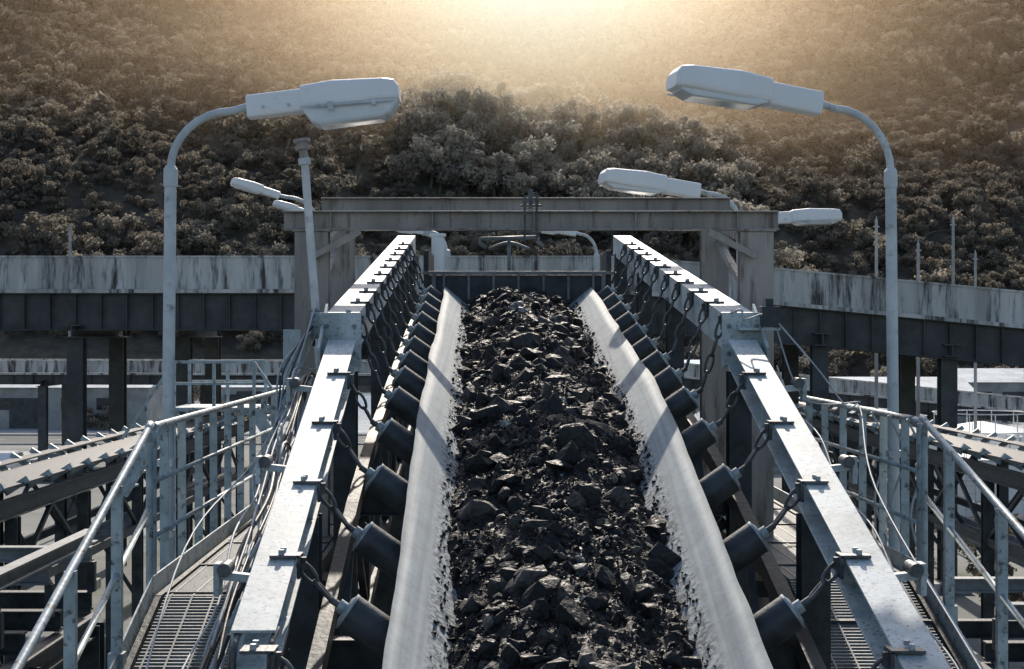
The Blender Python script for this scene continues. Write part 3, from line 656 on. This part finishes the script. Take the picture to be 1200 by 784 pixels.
def scatter(name,pts,scl,coll):
    n=len(pts); me=bpy.data.meshes.new(name); me.from_pydata([tuple(p) for p in pts],[],[])
    a=me.attributes.new('scl','FLOAT_VECTOR','POINT'); a.data.foreach_set('vector',np.array(scl,dtype=np.float32).ravel())
    a=me.attributes.new('rot','FLOAT_VECTOR','POINT'); rr=np.zeros((n,3),dtype=np.float32); rr[:,2]=rng.uniform(0,6.28,n); rr[:,0]=rng.normal(0,.08,n); a.data.foreach_set('vector',rr.ravel())
    a=me.attributes.new('vi','INT','POINT'); a.data.foreach_set('value',rng.integers(0,len(coll.objects),n).astype(np.int32))
    o=bpy.data.objects.new(name,me); S.collection.objects.link(o)
    ng=bpy.data.node_groups.new(name+'_nodes','GeometryNodeTree'); ng.interface.new_socket('Geometry',in_out='INPUT',socket_type='NodeSocketGeometry'); ng.interface.new_socket('Geometry',in_out='OUTPUT',socket_type='NodeSocketGeometry')
    N=ng.nodes;L=ng.links; gi=N.new('NodeGroupInput'); go=N.new('NodeGroupOutput'); ip=N.new('GeometryNodeInstanceOnPoints'); ci=N.new('GeometryNodeCollectionInfo')
    ci.inputs['Collection'].default_value=coll; ci.inputs['Separate Children'].default_value=True; ci.inputs['Reset Children'].default_value=True
    def na(nm,t):
        x=N.new('GeometryNodeInputNamedAttribute'); x.data_type=t; x.inputs['Name'].default_value=nm; return x.outputs['Attribute']
    L.new(gi.outputs[0],ip.inputs['Points']); L.new(ci.outputs[0],ip.inputs['Instance']); ip.inputs['Pick Instance'].default_value=True
    L.new(na('vi','INT'),ip.inputs['Instance Index']); L.new(na('rot','FLOAT_VECTOR'),ip.inputs['Rotation']); L.new(na('scl','FLOAT_VECTOR'),ip.inputs['Scale']); L.new(ip.outputs[0],go.inputs[0])
    md=o.modifiers.new('scatter','NODES'); md.node_group=ng; return o
cA=bpy.data.collections.new('tree_variants'); cB=bpy.data.collections.new('pale_tree_variants')
for i in range(6): cA.objects.link(tree_mesh('forest_tree',10+i,750,.095,M_leaf))
for i in range(3): cB.objects.link(tree_mesh('pale_forest_tree',30+i,1000,.085,M_leafl))
pts=[];sc=[]
yy=222.0
while yy<520:
    sp=3.6+ (yy-220)*.006
    x=-(yy*.36+6)
    while x<(yy*.36+6):
        X=x+rng.uniform(-2.2,2.2); Y=yy+rng.uniform(-2.2,2.2)
        g=noise.noise(Vector((X*.03,Y*.03,5)))
        s_=rng.uniform(1.5,3.3)*(1+.3*g)*(1+(yy-220)*.0008)
        if rng.random()<.06: s_*=1.5
        pts.append((X,Y,hz(X,Y)+.1)); sc.append((s_,s_,s_*rng.uniform(.7,1.15)))
        x+=sp
    yy+=sp*.9
scatter('hillside_trees',pts,sc,cA)
pts=[];sc=[]
for i in range(140):
    X=rng.uniform(-20,44); Y=rng.uniform(285,345)
    if X>12: Y-= (X-12)*.9
    s_=rng.uniform(4.0,6.2); pts.append((X,Y,hz(X,Y)+1.5)); sc.append((s_,s_,s_))
for i in range(120):
    X=rng.uniform(-130,130); Y=rng.uniform(222,260); s_=rng.uniform(2.0,3.8); pts.append((X,Y,hz(X,Y)+.5)); sc.append((s_,s_,s_))
scatter('pale_grove',pts,sc,cB)
pts=[];sc=[]
for i in range(200):
    X=rng.uniform(-95,110); Y=rng.uniform(125,212); s_=rng.uniform(.8,2.2); pts.append((X,Y,GZ)); sc.append((s_,s_,s_))
for i in range(160):
    X=rng.uniform(13,40); Y=rng.uniform(24,80); s_=rng.uniform(.4,1.0); pts.append((X,Y,GZ)); sc.append((s_,s_,s_))
scatter('shrubs',pts,sc,cA)

# added warm volume imitating sun glow over the upper slope (density fades outward)
root=empty('sun_glow_mist')
bm=bmesh.new(); bmesh.ops.create_icosphere(bm,subdivisions=3,radius=1.0); me=bpy.data.meshes.new('glow_volume'); bm.to_mesh(me); bm.free()
o=bpy.data.objects.new('glow_volume',me); S.collection.objects.link(o); o.parent=root; o.scale=(165,50,105); o.location=(6,318,78)
hm=bpy.data.materials.new('glow_scatter'); hm.use_nodes=True; NT=hm.node_tree; N=NT.nodes; L=NT.links; N.clear(); out=N.new('ShaderNodeOutputMaterial'); v=N.new('ShaderNodeVolumeScatter')
tc=N.new('ShaderNodeTexCoord'); ln=N.new('ShaderNodeVectorMath'); ln.operation='LENGTH'; L.new(tc.outputs['Object'],ln.inputs[0])
sb=N.new('ShaderNodeMath'); sb.operation='SUBTRACT'; sb.use_clamp=True; sb.inputs[0].default_value=1; L.new(ln.outputs['Value'],sb.inputs[1])
pw=N.new('ShaderNodeMath'); pw.operation='POWER'; pw.inputs[1].default_value=7.0; L.new(sb.outputs[0],pw.inputs[0])
mu=N.new('ShaderNodeMath'); mu.operation='MULTIPLY'; mu.inputs[1].default_value=.12; L.new(pw.outputs[0],mu.inputs[0])
m2=N.new('ShaderNodeMath'); m2.operation='MULTIPLY_ADD'; m2.inputs[1].default_value=.0026; L.new(sb.outputs[0],m2.inputs[0]); L.new(mu.outputs[0],m2.inputs[2])
v.inputs['Color'].default_value=(1,.74,.48,1); v.inputs['Anisotropy'].default_value=.74; L.new(m2.outputs[0],v.inputs['Density'])
L.new(v.outputs[0],out.inputs['Volume']); me.materials.append(hm)

# ------------------------------------------------------------------ light, world, camera
EL=math.radians(33); AZ=math.radians(1.2)
sd=Vector((math.sin(AZ)*math.cos(EL),math.cos(AZ)*math.cos(EL),math.sin(EL)))
l=bpy.data.lights.new('sun','SUN'); l.energy=5; l.angle=math.radians(.5); l.color=(1,.90,.78); lo=bpy.data.objects.new('sun',l); S.collection.objects.link(lo); lo.rotation_euler=(-sd).to_track_quat('-Z','Y').to_euler(); lo.location=(0,0,60)
w=bpy.data.worlds.new('World'); S.world=w; w.use_nodes=True; nt=w.node_tree; sk=nt.nodes.new('ShaderNodeTexSky'); sk.sky_type='NISHITA'; sk.sun_disc=False; sk.sun_elevation=EL; sk.sun_rotation=AZ
sk.dust_density=2.0
nt.links.new(sk.outputs[0],nt.nodes['Background'].inputs[0]); nt.nodes['Background'].inputs[1].default_value=.15
c=bpy.data.cameras.new('camera'); co=bpy.data.objects.new('camera',c); S.collection.objects.link(co); co.location=(0,0,0); co.rotation_euler=(math.radians(90),0,0)
c.lens=36*F/1200; c.sensor_width=36; c.clip_start=.1; c.clip_end=5000; S.camera=co
S.view_settings.view_transform='Standard'; S.view_settings.look='None'; S.view_settings.exposure=0
